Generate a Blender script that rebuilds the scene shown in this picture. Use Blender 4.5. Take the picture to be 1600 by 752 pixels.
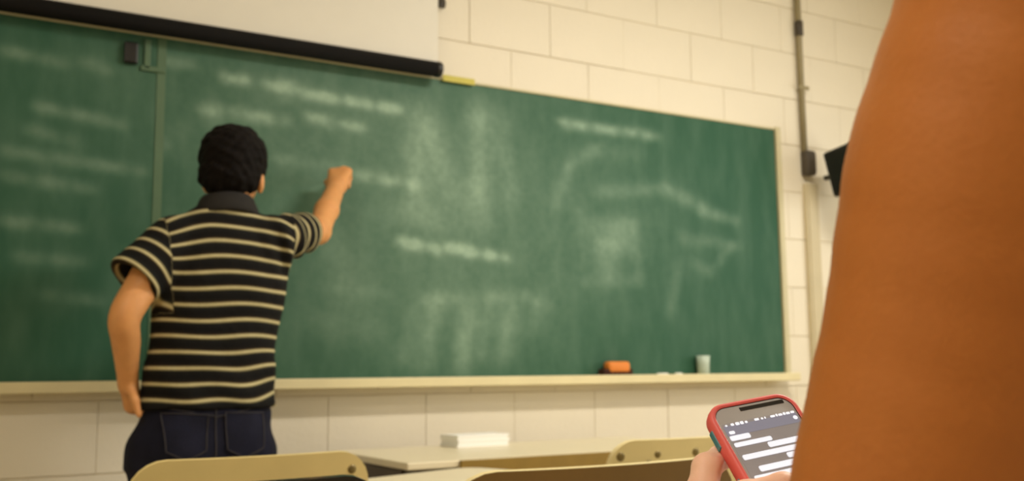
import bpy, bmesh, math, random
import numpy as np
from mathutils import Vector, Matrix, Quaternion
from mathutils.bvhtree import BVHTree

for o in list(bpy.data.objects):
    bpy.data.objects.remove(o, do_unlink=True)
scene = bpy.context.scene
COL = scene.collection
rng = np.random.default_rng(7)
random.seed(7)

# ------------------------------------------------------------------ camera
FPX = 1600.0
CAM = np.array([0.0, 0.0, 1.01])
_a = np.array([2743.0, 179.0, 1600.0]); _b = np.array([0.0, 206.0, 1600.0])
AX = _a / np.linalg.norm(_a)
AZ = np.cross(_a, _b); AZ /= np.linalg.norm(AZ)
if AZ[1] > 0: AZ = -AZ
AY = np.cross(AZ, AX)
CM = np.array([AX, AY, AZ])            # camera (right, down, forward) -> world
def ray(px, py): return CM @ np.array([(px - 800) / FPX, (py - 376) / FPX, 1.0])
def at(px, py, d): return CAM + ray(px, py) * d               # point at axial distance d
def onY(px, py, Y):                                           # point in the vertical plane y = Y
    r = ray(px, py); return CAM + r * (Y / r[1])
def cw(c): return CM @ np.array(c, float) + CAM               # camera metres -> world

cam = bpy.data.cameras.new('camera'); camo = bpy.data.objects.new('camera', cam)
COL.objects.link(camo); scene.camera = camo
cam.sensor_width = 36.0; cam.lens = 36.0; cam.clip_start = 0.02
R3 = np.array([CM[:, 0], -CM[:, 1], -CM[:, 2]]).T
m4 = Matrix([list(R3[i]) + [CAM[i]] for i in range(3)] + [[0, 0, 0, 1]])
camo.matrix_world = m4
cam.dof.use_dof = True
cam.dof.focus_distance = 0.86
cam.dof.aperture_fstop = 9.0

# ------------------------------------------------------------------ world, lights, exposure
w = bpy.data.worlds.new('world'); scene.world = w; w.use_nodes = True
w.node_tree.nodes['Background'].inputs[0].default_value = (0.95, 0.97, 1.0, 1)
w.node_tree.nodes['Background'].inputs[1].default_value = 1.0
scene.view_settings.view_transform = 'Standard'
scene.view_settings.look = 'None'
scene.view_settings.gamma = 1.0
scene.view_settings.use_curve_mapping = False
scene.view_settings.exposure = 0.0

def area_light(name, loc, rot, sx, sy, power, color):
    l = bpy.data.lights.new(name, 'AREA'); l.shape = 'RECTANGLE'
    l.size = sx; l.size_y = sy; l.energy = power; l.color = color
    o = bpy.data.objects.new(name, l); COL.objects.link(o)
    o.location = loc; o.rotation_euler = rot
    return o
RX0, RX1, RY0, RY1, RH = -1.9, 4.9, -3.4, 3.564, 3.25       # the room
WARM = (1.0, 0.93, 0.82)
# daylight coming in through the window of the wall on the right
area_light('window_daylight', (RX1 + 0.06, 0.9, 1.75), (0, math.radians(90), 0), 1.5, 3.4, 60, (1.0, 0.95, 0.88))
LAMPS = [(-0.9, 0.3), (2.7, 1.4), (0.4, -1.9), (2.9, -1.6)]
LAMP_W = [34, 74, 6, 5]
for (lx, ly), lw in zip(LAMPS, LAMP_W):
    area_light('ceiling_lamp_light', (lx, ly, RH - 0.1), (0, 0, 0), 1.2, 0.22, lw, WARM)

# ------------------------------------------------------------------ materials
def lin(c):
    return tuple(((v / 255) / 12.92 if v / 255 <= 0.04045 else ((v / 255 + 0.055) / 1.055) ** 2.4) for v in c) + (1.0,)
def new_mat(name):
    m = bpy.data.materials.new(name); m.use_nodes = True
    nt = m.node_tree; b = nt.nodes['Principled BSDF']
    return m, nt, b
def mat(name, rgb, rough=0.6, metal=0.0, var=0.06, scale=12.0, bump=0.0, bscale=60.0, spec=0.5, sss=0.0, rgb2=None):
    """noise-varied principled material"""
    m, nt, b = new_mat(name)
    N = nt.nodes.new; L = nt.links.new
    tc = N('ShaderNodeTexCoord')
    nz = N('ShaderNodeTexNoise'); nz.inputs['Scale'].default_value = scale; nz.inputs['Detail'].default_value = 4
    L(tc.outputs['Object'], nz.inputs['Vector'])
    mx = N('ShaderNodeMix'); mx.data_type = 'RGBA'
    c = lin(rgb)
    if rgb2 is None:
        lo = tuple(max(0, v * (1 - 2 * var)) for v in c[:3]) + (1,); hi = tuple(min(1, v * (1 + 2 * var)) for v in c[:3]) + (1,)
    else:
        lo, hi = c, lin(rgb2)
    mx.inputs['A'].default_value = lo; mx.inputs['B'].default_value = hi
    L(nz.outputs['Fac'], mx.inputs['Factor']); L(mx.outputs['Result'], b.inputs['Base Color'])
    b.inputs['Roughness'].default_value = rough; b.inputs['Metallic'].default_value = metal
    b.inputs['Specular IOR Level'].default_value = spec
    if sss:
        b.inputs['Subsurface Weight'].default_value = sss
        b.inputs['Subsurface Radius'].default_value = (0.012, 0.005, 0.002)
        b.inputs['Subsurface Scale'].default_value = 0.6
    if bump:
        n2 = N('ShaderNodeTexNoise'); n2.inputs['Scale'].default_value = bscale; n2.inputs['Detail'].default_value = 5
        L(tc.outputs['Object'], n2.inputs['Vector'])
        bp = N('ShaderNodeBump'); bp.inputs['Strength'].default_value = bump; bp.inputs['Distance'].default_value = 0.01
        L(n2.outputs['Fac'], bp.inputs['Height']); L(bp.outputs['Normal'], b.inputs['Normal'])
    return m
def emis(name, rgb, strength, var=0.0):
    m, nt, b = new_mat(name)
    b.inputs['Base Color'].default_value = lin(rgb); b.inputs['Emission Color'].default_value = lin(rgb)
    b.inputs['Emission Strength'].default_value = strength; b.inputs['Roughness'].default_value = 0.3
    return m

M = {}
M['paint'] = mat('cream_wall_paint', (236, 227, 206), 0.55, var=0.03, scale=3, bump=0.12, bscale=45)
M['mortar'] = mat('painted_mortar', (230, 218, 190), 0.8, var=0.03, scale=6)
M['plaster'] = mat('plain_plaster', (225, 212, 184), 0.8, var=0.03, scale=3)
M['ceiling'] = mat('ceiling_white', (232, 226, 212), 0.85, var=0.02, scale=3)
M['floor'] = mat('terrazzo_floor', (186, 172, 142), 0.35, var=0.12, scale=60)
M['tray'] = mat('painted_wood_tray', (228, 216, 172), 0.5, var=0.05, scale=9)
M['alum'] = mat('board_trim', (205, 196, 158), 0.45, var=0.04)
M['seam'] = mat('board_seam', (84, 112, 84), 0.5, var=0.08)
M['black'] = mat('black_plastic', (14, 12, 10), 0.4, var=0.1)
M['blackgloss'] = mat('black_glossy_shell', (16, 13, 10), 0.18, var=0.1)
M['matteblack'] = mat('matte_black_bar', (12, 10, 8), 0.8, var=0.1, spec=0.2)
M['darkgrey'] = mat('dark_grey_plastic', (70, 62, 50), 0.5, var=0.1)
M['fabricwhite'] = mat('screen_fabric', (236, 232, 220), 0.9, var=0.01)
M['conduit'] = mat('olive_grey_conduit', (150, 138, 104), 0.45, var=0.06)
M['race'] = mat('beige_raceway', (205, 192, 158), 0.5, var=0.04)
M['steel'] = mat('chair_steel', (92, 88, 80), 0.35, metal=0.8, var=0.05)
M['ply'] = mat('tan_plywood', (232, 210, 144), 0.38, var=0.07, scale=7)
M['plylight'] = mat('light_plywood', (238, 222, 164), 0.38, var=0.06, scale=7)
M['plydark'] = mat('brown_plywood', (126, 98, 50), 0.42, var=0.1, scale=9)
M['plyedge'] = mat('pale_ply_edge', (240, 224, 170), 0.45, var=0.04)
M['rivet'] = mat('dull_rivet', (128, 112, 66), 0.4, metal=0.4)
M['creamtop'] = mat('cream_laminate', (240, 228, 196), 0.3, var=0.02)
M['olive'] = mat('olive_wood', (140, 112, 44), 0.5, var=0.1, scale=14)
M['darkwood'] = mat('dark_brown_wood', (62, 46, 26), 0.5, var=0.15)
M['paper'] = mat('white_paper', (250, 250, 246), 0.8, var=0.005)
M['eraser'] = mat('orange_eraser_body', (226, 134, 52), 0.6, var=0.08)
M['felt'] = mat('dark_brown_felt', (62, 30, 14), 0.95, var=0.15)
M['chalk'] = mat('white_chalk', (240, 240, 230), 0.9, var=0.02)
M['cup'] = mat('pale_plastic', (190, 205, 190), 0.3, var=0.03)
M['yellow'] = mat('yellow_tape', (206, 196, 96), 0.7, var=0.05)
M['skin_t'] = mat('teacher_skin', (222, 158, 98), 0.5, var=0.07, scale=26, bump=0.08, bscale=160, sss=0.1)
M['hair'] = mat('black_hair', (13, 8, 6), 0.75, var=0.5, scale=70, bump=0.4, bscale=160, spec=0.15)
M['jeans'] = mat('navy_denim', (24, 25, 42), 0.85, var=0.28, scale=18, bump=0.35, bscale=300, spec=0.2)
M['stitch'] = mat('denim_stitching', (66, 62, 62), 0.9, var=0.1)
M['collar'] = mat('charcoal_collar', (44, 42, 40), 0.9, var=0.1, scale=80, spec=0.2)
M['shoe'] = mat('brown_shoe', (48, 32, 20), 0.4, var=0.1)
M['top'] = mat('grey_vest', (110, 104, 100), 0.9, var=0.08)
M['shorts'] = mat('dark_shorts', (44, 46, 56), 0.9, var=0.1)
M['hair2'] = mat('brown_hair', (46, 28, 16), 0.6, var=0.3, scale=60, bump=0.6, bscale=90)
M['redcase'] = mat('coral_red_rubber', (226, 98, 92), 0.45, var=0.04)
M['teal'] = mat('teal_plastic', (70, 132, 140), 0.4, var=0.08)
M['glassgrey'] = mat('phone_face', (172, 170, 170), 0.12, var=0.02)  # face grey, lightened to carry the ceiling's reflection in the glass
M['slot'] = mat('speaker_slot', (26, 24, 24), 0.3)
M['screen'] = emis('phone_screen', (118, 112, 110), 0.75)
M['header'] = emis('phone_header', (112, 112, 126), 0.75)
M['bubble'] = emis('phone_bubble', (222, 230, 246), 0.62)
M['icon'] = emis('phone_icon', (214, 218, 228), 0.9)
M['lampglow'] = emis('lamp_tube', (255, 240, 214), 4.0)
M['lampbody'] = mat('lamp_body', (225, 222, 214), 0.5)

def skin_lit_hand():
    """tan arm, paler and pinker hand: the 'pale' attribute paints the hand's brighter light into the skin colour"""
    m, nt, b = new_mat('tan_skin_lit_hand')
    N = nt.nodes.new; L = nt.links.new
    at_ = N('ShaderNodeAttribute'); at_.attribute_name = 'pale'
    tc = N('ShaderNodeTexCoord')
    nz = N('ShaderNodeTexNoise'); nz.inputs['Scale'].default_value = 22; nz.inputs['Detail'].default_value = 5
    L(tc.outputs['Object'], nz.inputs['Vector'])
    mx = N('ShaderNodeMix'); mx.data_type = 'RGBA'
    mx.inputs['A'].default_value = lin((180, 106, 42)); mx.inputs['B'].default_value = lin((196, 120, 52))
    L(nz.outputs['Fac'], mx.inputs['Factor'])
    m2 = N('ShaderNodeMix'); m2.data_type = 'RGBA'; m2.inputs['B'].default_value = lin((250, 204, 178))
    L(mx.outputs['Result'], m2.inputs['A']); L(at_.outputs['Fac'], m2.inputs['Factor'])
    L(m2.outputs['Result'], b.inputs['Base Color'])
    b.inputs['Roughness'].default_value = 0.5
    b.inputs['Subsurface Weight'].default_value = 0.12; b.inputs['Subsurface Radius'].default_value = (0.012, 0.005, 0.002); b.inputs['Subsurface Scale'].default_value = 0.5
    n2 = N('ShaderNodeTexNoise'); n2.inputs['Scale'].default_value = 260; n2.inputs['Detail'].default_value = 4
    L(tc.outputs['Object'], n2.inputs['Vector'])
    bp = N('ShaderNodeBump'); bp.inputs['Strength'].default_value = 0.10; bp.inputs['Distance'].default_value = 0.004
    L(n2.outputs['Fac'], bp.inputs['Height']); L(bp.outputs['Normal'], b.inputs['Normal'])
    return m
M['skin_f'] = skin_lit_hand()

STRIPE_Z0, STRIPE_D = 1.478, 0.0448
def shirt_mat():
    m, nt, b = new_mat('striped_polo_knit')
    N = nt.nodes.new; L = nt.links.new
    A = N('ShaderNodeAttribute'); A.attribute_name = 'stripe'
    S = N('ShaderNodeAttribute'); S.attribute_name = 'sleeve_run'
    K = N('ShaderNodeAttribute'); K.attribute_name = 'is_sleeve'
    gt = N('ShaderNodeMath'); gt.operation = 'GREATER_THAN'; gt.inputs[1].default_value = 0.5
    L(K.outputs['Fac'], gt.inputs[0])
    mx = N('ShaderNodeMix'); mx.data_type = 'FLOAT'
    L(gt.outputs[0], mx.inputs['Factor']); L(A.outputs['Fac'], mx.inputs['A']); L(S.outputs['Fac'], mx.inputs['B'])
    fr = N('ShaderNodeMath'); fr.operation = 'FRACT'; L(mx.outputs['Result'], fr.inputs[0])
    rp = N('ShaderNodeValToRGB'); L(fr.outputs[0], rp.inputs['Fac'])
    e = rp.color_ramp.elements
    e[0].position = 0.0; e[0].color = lin((16, 15, 14))
    e[1].position = 1.0; e[1].color = lin((16, 15, 14))
    def st(p, c):
        x = e.new(p); x.color = lin(c)
    st(0.30, (24, 25, 24)); st(0.37, (104, 98, 70)); st(0.42, (182, 172, 128)); st(0.50, (208, 198, 154)); st(0.57, (176, 164, 122))
    st(0.61, (90, 78, 52)); st(0.68, (34, 26, 18)); st(0.80, (16, 15, 14))
    nz = N('ShaderNodeTexNoise'); nz.inputs['Scale'].default_value = 500; nz.inputs['Detail'].default_value = 2
    tc = N('ShaderNodeTexCoord'); L(tc.outputs['Object'], nz.inputs['Vector'])
    hs = N('ShaderNodeHueSaturation'); L(rp.outputs['Color'], hs.inputs['Color'])
    mr = N('ShaderNodeMapRange'); mr.inputs['To Min'].default_value = 0.8; mr.inputs['To Max'].default_value = 1.2
    L(nz.outputs['Fac'], mr.inputs['Value']); L(mr.outputs['Result'], hs.inputs['Value'])
    L(hs.outputs['Color'], b.inputs['Base Color'])
    b.inputs['Roughness'].default_value = 0.9; b.inputs['Specular IOR Level'].default_value = 0.2
    n2 = N('ShaderNodeTexNoise'); n2.inputs['Scale'].default_value = 16; n2.inputs['Detail'].default_value = 3
    L(tc.outputs['Object'], n2.inputs['Vector'])
    bp = N('ShaderNodeBump'); bp.inputs['Strength'].default_value = 0.5; bp.inputs['Distance'].default_value = 0.02
    L(n2.outputs['Fac'], bp.inputs['Height']); L(bp.outputs['Normal'], b.inputs['Normal'])
    return m
M['shirt'] = shirt_mat()

def board_mat():
    m, nt, b = new_mat('green_chalkboard')
    N = nt.nodes.new; L = nt.links.new
    A = N('ShaderNodeAttribute'); A.attribute_name = 'chalk'
    tc = N('ShaderNodeTexCoord')
    mp = N('ShaderNodeMapping'); mp.inputs['Scale'].default_value = (7, 1, 2.2)
    L(tc.outputs['Object'], mp.inputs['Vector'])
    n1 = N('ShaderNodeTexNoise'); n1.inputs['Scale'].default_value = 1.6; n1.inputs['Detail'].default_value = 6
    L(mp.outputs['Vector'], n1.inputs['Vector'])
    n2 = N('ShaderNodeTexNoise'); n2.inputs['Scale'].default_value = 34; n2.inputs['Detail'].default_value = 4
    L(tc.outputs['Object'], n2.inputs['Vector'])
    r2 = N('ShaderNodeMapRange'); r2.inputs['To Min'].default_value = 0.55; r2.inputs['To Max'].default_value = 1.45
    L(n2.outputs['Fac'], r2.inputs['Value'])
    mu = N('ShaderNodeMath'); mu.operation = 'MULTIPLY'; L(A.outputs['Fac'], mu.inputs[0]); L(r2.outputs['Result'], mu.inputs[1])
    r1 = N('ShaderNodeMapRange'); r1.inputs['From Min'].default_value = 0.4; r1.inputs['From Max'].default_value = 0.75
    r1.inputs['To Min'].default_value = 0.0; r1.inputs['To Max'].default_value = 0.07
    L(n1.outputs['Fac'], r1.inputs['Value'])
    ad = N('ShaderNodeMath'); ad.operation = 'ADD'; ad.use_clamp = True; L(mu.outputs[0], ad.inputs[0]); L(r1.outputs['Result'], ad.inputs[1])
    mx = N('ShaderNodeMix'); mx.data_type = 'RGBA'
    mx.inputs['A'].default_value = lin((43, 88, 66)); mx.inputs['B'].default_value = lin((184, 212, 188))
    L(ad.outputs[0], mx.inputs['Factor']); L(mx.outputs['Result'], b.inputs['Base Color'])
    b.inputs['Roughness'].default_value = 0.62; b.inputs['Specular IOR Level'].default_value = 0.3
    return m
M['board'] = board_mat()

def glass_mat():
    m = bpy.data.materials.new('window_glass'); m.use_nodes = True
    nt = m.node_tree; nt.nodes.clear(); N = nt.nodes.new; L = nt.links.new
    o = N('ShaderNodeOutputMaterial'); t = N('ShaderNodeBsdfTransparent'); g = N('ShaderNodeBsdfGlossy'); x = N('ShaderNodeMixShader')
    g.inputs['Roughness'].default_value = 0.02; x.inputs[0].default_value = 0.06
    t.inputs[0].default_value = (0.95, 0.97, 0.96, 1)
    L(t.outputs[0], x.inputs[1]); L(g.outputs[0], x.inputs[2]); L(x.outputs[0], o.inputs[0])
    return m
M['pane'] = glass_mat()

# ------------------------------------------------------------------ object helpers
def tag(o, label=None, cat=None, group=None, kind=None):
    if label: o['label'] = label
    if cat: o['category'] = cat
    if group: o['group'] = group
    if kind: o['kind'] = kind
    return o
def empty(name, loc=(0, 0, 0), rz=0.0, **k):
    o = bpy.data.objects.new(name, None); COL.objects.link(o); o.empty_display_size = 0.05
    o.location = loc; o.rotation_euler = (0, 0, rz)
    return tag(o, **k)
def link(name, me, m, parent=None, smooth=False, loc=None):
    o = bpy.data.objects.new(name, me); COL.objects.link(o)
    if m is not None and not me.materials: me.materials.append(m)
    if smooth: me.polygons.foreach_set('use_smooth', [True] * len(me.polygons))
    if parent: o.parent = parent
    if loc is not None: o.location = loc
    return o
def from_bm(name, bm, m, parent=None, smooth=False, loc=None):
    me = bpy.data.meshes.new(name); bmesh.ops.recalc_face_normals(bm, faces=bm.faces); bm.to_mesh(me); bm.free()
    return link(name, me, m, parent, smooth, loc)
def box_bm(size, c=(0, 0, 0), bevel=0.0, seg=2, rot=None):
    bm = bmesh.new(); bmesh.ops.create_cube(bm, size=1.0)
    bmesh.ops.scale(bm, vec=size, verts=bm.verts)
    if bevel: bmesh.ops.bevel(bm, geom=list(bm.edges), offset=bevel, segments=seg, profile=0.5, affect='EDGES')
    if rot is not None: bmesh.ops.rotate(bm, cent=(0, 0, 0), matrix=rot, verts=bm.verts)
    bmesh.ops.translate(bm, vec=c, verts=bm.verts)
    return bm
def box(name, size, c, m, parent=None, bevel=0.0, seg=2, rot=None, smooth=False):
    return from_bm(name, box_bm(size, c, bevel, seg, rot), m, parent, smooth)
def smooth_path(pts, n=6):
    """Catmull-Rom through the points"""
    P = [np.array(p, float) for p in pts]
    if len(P) < 3: return P
    Q = [2 * P[0] - P[1]] + P + [2 * P[-1] - P[-2]]
    out = []
    for i in range(1, len(Q) - 2):
        for k in range(n):
            t = k / n
            out.append(0.5 * (2 * Q[i] + (Q[i + 1] - Q[i - 1]) * t + (2 * Q[i - 1] - 5 * Q[i] + 4 * Q[i + 1] - Q[i + 2]) * t * t + (3 * Q[i] - Q[i - 1] - 3 * Q[i + 1] + Q[i + 2]) * t ** 3))
    out.append(P[-1])
    return out
def tube_bm(pts, r, seg=10):
    P = [Vector(p) for p in pts]; bm = bmesh.new(); rings = []
    rr = r if hasattr(r, '__len__') else [r] * len(P)
    up = None
    for i, p in enumerate(P):
        t = (P[min(i + 1, len(P) - 1)] - P[max(i - 1, 0)]).normalized()
        if up is None:
            up = Vector((0, 0, 1)) if abs(t.z) < 0.9 else Vector((1, 0, 0))
        s = t.cross(up).normalized(); up = s.cross(t).normalized()
        rings.append([bm.verts.new(p + (s * math.cos(2 * math.pi * k / seg) + up * math.sin(2 * math.pi * k / seg)) * rr[i]) for k in range(seg)])
    for a, b in zip(rings, rings[1:]):
        for k in range(seg): bm.faces.new((a[k], a[(k + 1) % seg], b[(k + 1) % seg], b[k]))
    bm.faces.new(rings[0][::-1]); bm.faces.new(rings[-1])
    return bm
def tube(name, pts, r, m, parent=None, seg=10): return from_bm(name, tube_bm(pts, r, seg), m, parent, True)
def lathe(name, prof, c, m, parent=None, seg=24, axis='Z'):
    bm = bmesh.new(); rings = []
    for r, z in prof:
        ring = []
        for k in range(seg):
            a = 2 * math.pi * k / seg; x, y = r * math.cos(a), r * math.sin(a)
            v = (x, y, z) if axis == 'Z' else ((x, z, y) if axis == 'Y' else (z, x, y))
            ring.append(bm.verts.new((v[0] + c[0], v[1] + c[1], v[2] + c[2])))
        rings.append(ring)
    for a, b in zip(rings, rings[1:]):
        for k in range(seg): bm.faces.new((a[k], a[(k + 1) % seg], b[(k + 1) % seg], b[k]))
    bm.faces.new(rings[0]); bm.faces.new(rings[-1])
    return from_bm(name, bm, m, parent, True)
def plate_bm(wd, ht, th, cr, bend=0.0, nx=28, nz=18, bend_z=0.0):
    """rounded-corner plate in x (width) and z (height), thickness along y, bent about z; 0 at centre-bottom"""
    bm = bmesh.new(); f = []; g = []
    # rows denser in the corner zone
    zs = np.concatenate([cr * (1 - np.cos(np.linspace(0, math.pi / 2, 7)))[:-1], np.linspace(cr, ht - cr, max(2, nz - 12)), (ht - cr * (1 - np.cos(np.linspace(math.pi / 2, 0, 7))))[1:]])
    for z in zs:
        dz = max(cr - z, z - (ht - cr), 0); hw = wd / 2 - (cr - math.sqrt(max(cr * cr - dz * dz, 0)))
        ra, rb = [], []
        for i in range(nx + 1):
            x = -hw + 2 * hw * i / nx; y = bend * (x * x) + bend_z * (z - ht / 2) ** 2
            ra.append(bm.verts.new((x, y - th / 2, z))); rb.append(bm.verts.new((x, y + th / 2, z)))
        f.append(ra); g.append(rb)
    n = len(zs)
    for j in range(n - 1):
        for i in range(nx):
            bm.faces.new((f[j][i], f[j][i + 1], f[j + 1][i + 1], f[j + 1][i])).material_index = 0
            bm.faces.new((g[j][i], g[j + 1][i], g[j + 1][i + 1], g[j][i + 1])).material_index = 0
        for i in (0, nx):
            bm.faces.new((f[j][i], f[j + 1][i], g[j + 1][i], g[j][i])).material_index = 1
    for i in range(nx):
        bm.faces.new((f[0][i], g[0][i], g[0][i + 1], f[0][i + 1])).material_index = 1
        bm.faces.new((f[-1][i], f[-1][i + 1], g[-1][i + 1], g[-1][i])).material_index = 1
    return bm
def plate(name, wd, ht, th, cr, bend, m_face, m_edge, parent, xf=None, **k):
    bm = plate_bm(wd, ht, th, cr, bend, **k)
    if xf is not None: bmesh.ops.transform(bm, matrix=xf, verts=bm.verts)
    me = bpy.data.meshes.new(name); bmesh.ops.recalc_face_normals(bm, faces=bm.faces); bm.to_mesh(me); bm.free()
    me.materials.append(m_face); me.materials.append(m_edge)
    o = bpy.data.objects.new(name, me); COL.objects.link(o); o.parent = parent
    me.polygons.foreach_set('use_smooth', [True] * len(me.polygons))
    me.set_sharp_from_angle(angle=math.radians(40))
    return o

# ------------------------------------------------------------------ organic shapes: a distance field and its surface
class Field:
    def __init__(s, xs, ys, zs):
        s.ax = [np.asarray(v, np.float32) for v in (xs, ys, zs)]
        s.D = np.full([len(v) for v in s.ax], 0.3, np.float32)
    def win(s, lo, hi):
        sl = []
        for v, a, b in zip(s.ax, lo, hi):
            i = max(0, np.searchsorted(v, a) - 1); j = min(len(v), np.searchsorted(v, b) + 1)
            sl.append(slice(i, max(j, i)))
        sl = tuple(sl)
        X = s.ax[0][sl[0]][:, None, None]; Y = s.ax[1][sl[1]][None, :, None]; Z = s.ax[2][sl[2]][None, None, :]
        return sl, X, Y, Z
    def blend(s, sl, d, k):
        A = s.D[sl]
        if k > 0:
            h = np.maximum(k - np.abs(A - d), 0) / k
            s.D[sl] = np.minimum(A, d) - h * h * k * 0.25
        else: s.D[sl] = np.minimum(A, d)
    def cap(s, a, b, ra, rb=None, k=0.015, cut=False):
        a = np.array(a, np.float32); b = np.array(b, np.float32); rb = ra if rb is None else rb
        pad = max(ra, rb) + k + 0.02
        sl, X, Y, Z = s.win(np.minimum(a, b) - pad, np.maximum(a, b) + pad)
        if 0 in s.D[sl].shape: return
        ab = b - a; L2 = float(ab @ ab) + 1e-12
        t = np.clip(((X - a[0]) * ab[0] + (Y - a[1]) * ab[1] + (Z - a[2]) * ab[2]) / L2, 0, 1)
        d = np.sqrt((X - a[0] - t * ab[0]) ** 2 + (Y - a[1] - t * ab[1]) ** 2 + (Z - a[2] - t * ab[2]) ** 2) - (ra + (rb - ra) * t)
        if cut: s.D[sl] = np.maximum(s.D[sl], -d)
        else: s.blend(sl, d, k)
    def chain(s, pts, rs, k=0.015):
        for i in range(len(pts) - 1): s.cap(pts[i], pts[i + 1], rs[i], rs[i + 1], k)
    def ell(s, c, r, k=0.015, rot=None, cut=False):
        c = np.array(c, np.float32); r = np.array(r, np.float32); pad = float(r.max()) + k + 0.02
        sl, X, Y, Z = s.win(c - pad, c + pad)
        if 0 in s.D[sl].shape: return
        x, y, z = X - c[0], Y - c[1], Z - c[2]
        if rot is not None:
            q = np.array(rot, np.float32)            # columns = the ellipsoid's axes
            x, y, z = (q[0, 0] * x + q[1, 0] * y + q[2, 0] * z, q[0, 1] * x + q[1, 1] * y + q[2, 1] * z, q[0, 2] * x + q[1, 2] * y + q[2, 2] * z)
        k0 = np.sqrt((x / r[0]) ** 2 + (y / r[1]) ** 2 + (z / r[2]) ** 2)
        k1 = np.sqrt((x / r[0] ** 2) ** 2 + (y / r[1] ** 2) ** 2 + (z / r[2] ** 2) ** 2) + 1e-6
        d = k0 * (k0 - 1) / k1
        if cut: s.D[sl] = np.maximum(s.D[sl], -d)
        else: s.blend(sl, d, k)
    def loft(s, rows, k=0.02, grow=0.0, p=2.3, cap_r=0.03):
        """rows of (z, cx, cy, rx, ry): an upright column of super-elliptic sections"""
        R = np.array(rows, np.float32); R = R[np.argsort(R[:, 0])]
        lo = [(R[:, 1] - R[:, 3]).min() - grow - k - 0.02, (R[:, 2] - R[:, 4]).min() - grow - k - 0.02, R[0, 0] - 0.05]
        hi = [(R[:, 1] + R[:, 3]).max() + grow + k + 0.02, (R[:, 2] + R[:, 4]).max() + grow + k + 0.02, R[-1, 0] + 0.05]
        sl, X, Y, Z = s.win(lo, hi)
        f = lambda i: np.interp(Z, R[:, 0], R[:, i]).astype(np.float32)
        rx, ry = f(3) + grow, f(4) + grow
        q = (np.abs((X - f(1)) / rx) ** p + np.abs((Y - f(2)) / ry) ** p) ** (1 / p)
        d = (q - 1) * np.minimum(rx, ry)
        dz = np.maximum(R[0, 0] - Z, Z - R[-1, 0])
        s.blend(sl, np.maximum(d, dz), k)
    def ripple(s, amp, fn):
        X = s.ax[0][:, None, None]; Y = s.ax[1][None, :, None]; Z = s.ax[2][None, None, :]
        s.D += (amp * fn(X, Y, Z)).astype(np.float32)
    def mesh(s, name):
        D = s.D; ins = D < 0
        nx, ny, nz = D.shape
        cnt = np.zeros((nx - 1, ny - 1, nz - 1), np.uint8)
        cor = [(i, j, k) for i in (0, 1) for j in (0, 1) for k in (0, 1)]
        for i, j, k in cor: cnt += ins[i:nx - 1 + i, j:ny - 1 + j, k:nz - 1 + k]
        act = (cnt > 0) & (cnt < 8)
        I = np.argwhere(act); idx = np.full(act.shape, -1, np.int32); idx[act] = np.arange(len(I))
        P = np.zeros((len(I), 3), np.float64); W = np.zeros(len(I))
        val = {c: D[I[:, 0] + c[0], I[:, 1] + c[1], I[:, 2] + c[2]].astype(np.float64) for c in cor}
        pos = {c: np.stack([s.ax[a][I[:, a] + c[a]] for a in range(3)], 1).astype(np.float64) for c in cor}
        for a in cor:
            for ax in range(3):
                if a[ax]: continue
                b = list(a); b[ax] = 1; b = tuple(b)
                va, vb = val[a], val[b]; m = (va < 0) != (vb < 0)
                t = va[m] / (va[m] - vb[m])
                P[m] += pos[a][m] + (pos[b][m] - pos[a][m]) * t[:, None]; W[m] += 1
        P /= W[:, None]
        F = []
        for ax in range(3):
            u, v = (ax + 1) % 3, (ax + 2) % 3
            sa = [slice(None)] * 3; sb = [slice(None)] * 3; sa[ax] = slice(0, -1); sb[ax] = slice(1, None)
            ch = ins[tuple(sa)] != ins[tuple(sb)]
            E = np.argwhere(ch)
            ok = (E[:, u] > 0) & (E[:, v] > 0) & (E[:, u] < D.shape[u] - 1) & (E[:, v] < D.shape[v] - 1)
            E = E[ok]
            q = []
            for du, dv in ((-1, -1), (0, -1), (0, 0), (-1, 0)):
                e = E.copy(); e[:, u] += du; e[:, v] += dv; q.append(idx[e[:, 0], e[:, 1], e[:, 2]])
            q = np.stack(q, 1)
            fl = ~ins[E[:, 0], E[:, 1], E[:, 2]]
            q[fl] = q[fl][:, ::-1]
            F.append(q)
        F = np.concatenate(F)
        me = bpy.data.meshes.new(name)
        me.vertices.add(len(P)); me.vertices.foreach_set('co', P.astype(np.float32).ravel())
        me.loops.add(F.size); me.loops.foreach_set('vertex_index', F.ravel().astype(np.int32))
        me.polygons.add(len(F)); me.polygons.foreach_set('loop_start', np.arange(0, F.size, 4, dtype=np.int32))
        me.update(calc_edges=True); me.validate()
        me.polygons.foreach_set('use_smooth', np.ones(len(me.polygons), bool))
        return me, P
def waves(X, Y, Z, freq, n, seed):
    """irregular smooth noise: waves of random direction, length and phase"""
    g = np.random.default_rng(seed); out = 0.0
    for _ in range(n):
        d = g.normal(size=3); d *= freq * g.uniform(0.5, 1.5) / np.linalg.norm(d); out = out + np.sin(d[0] * X + d[1] * Y + d[2] * Z + g.uniform(0, 6.28))
    return out * (1.6 / math.sqrt(n))
def attr(me, name, vals):
    a = me.attributes.new(name, 'FLOAT', 'POINT'); a.data.foreach_set('value', np.asarray(vals, np.float32))
def spaced(*segs):
    """axis samples: (from, to, step) stretches joined"""
    out = []
    for a, b, h in segs: out.append(np.arange(a, b - h * 0.25, h))
    return np.unique(np.concatenate(out).round(6))

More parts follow.
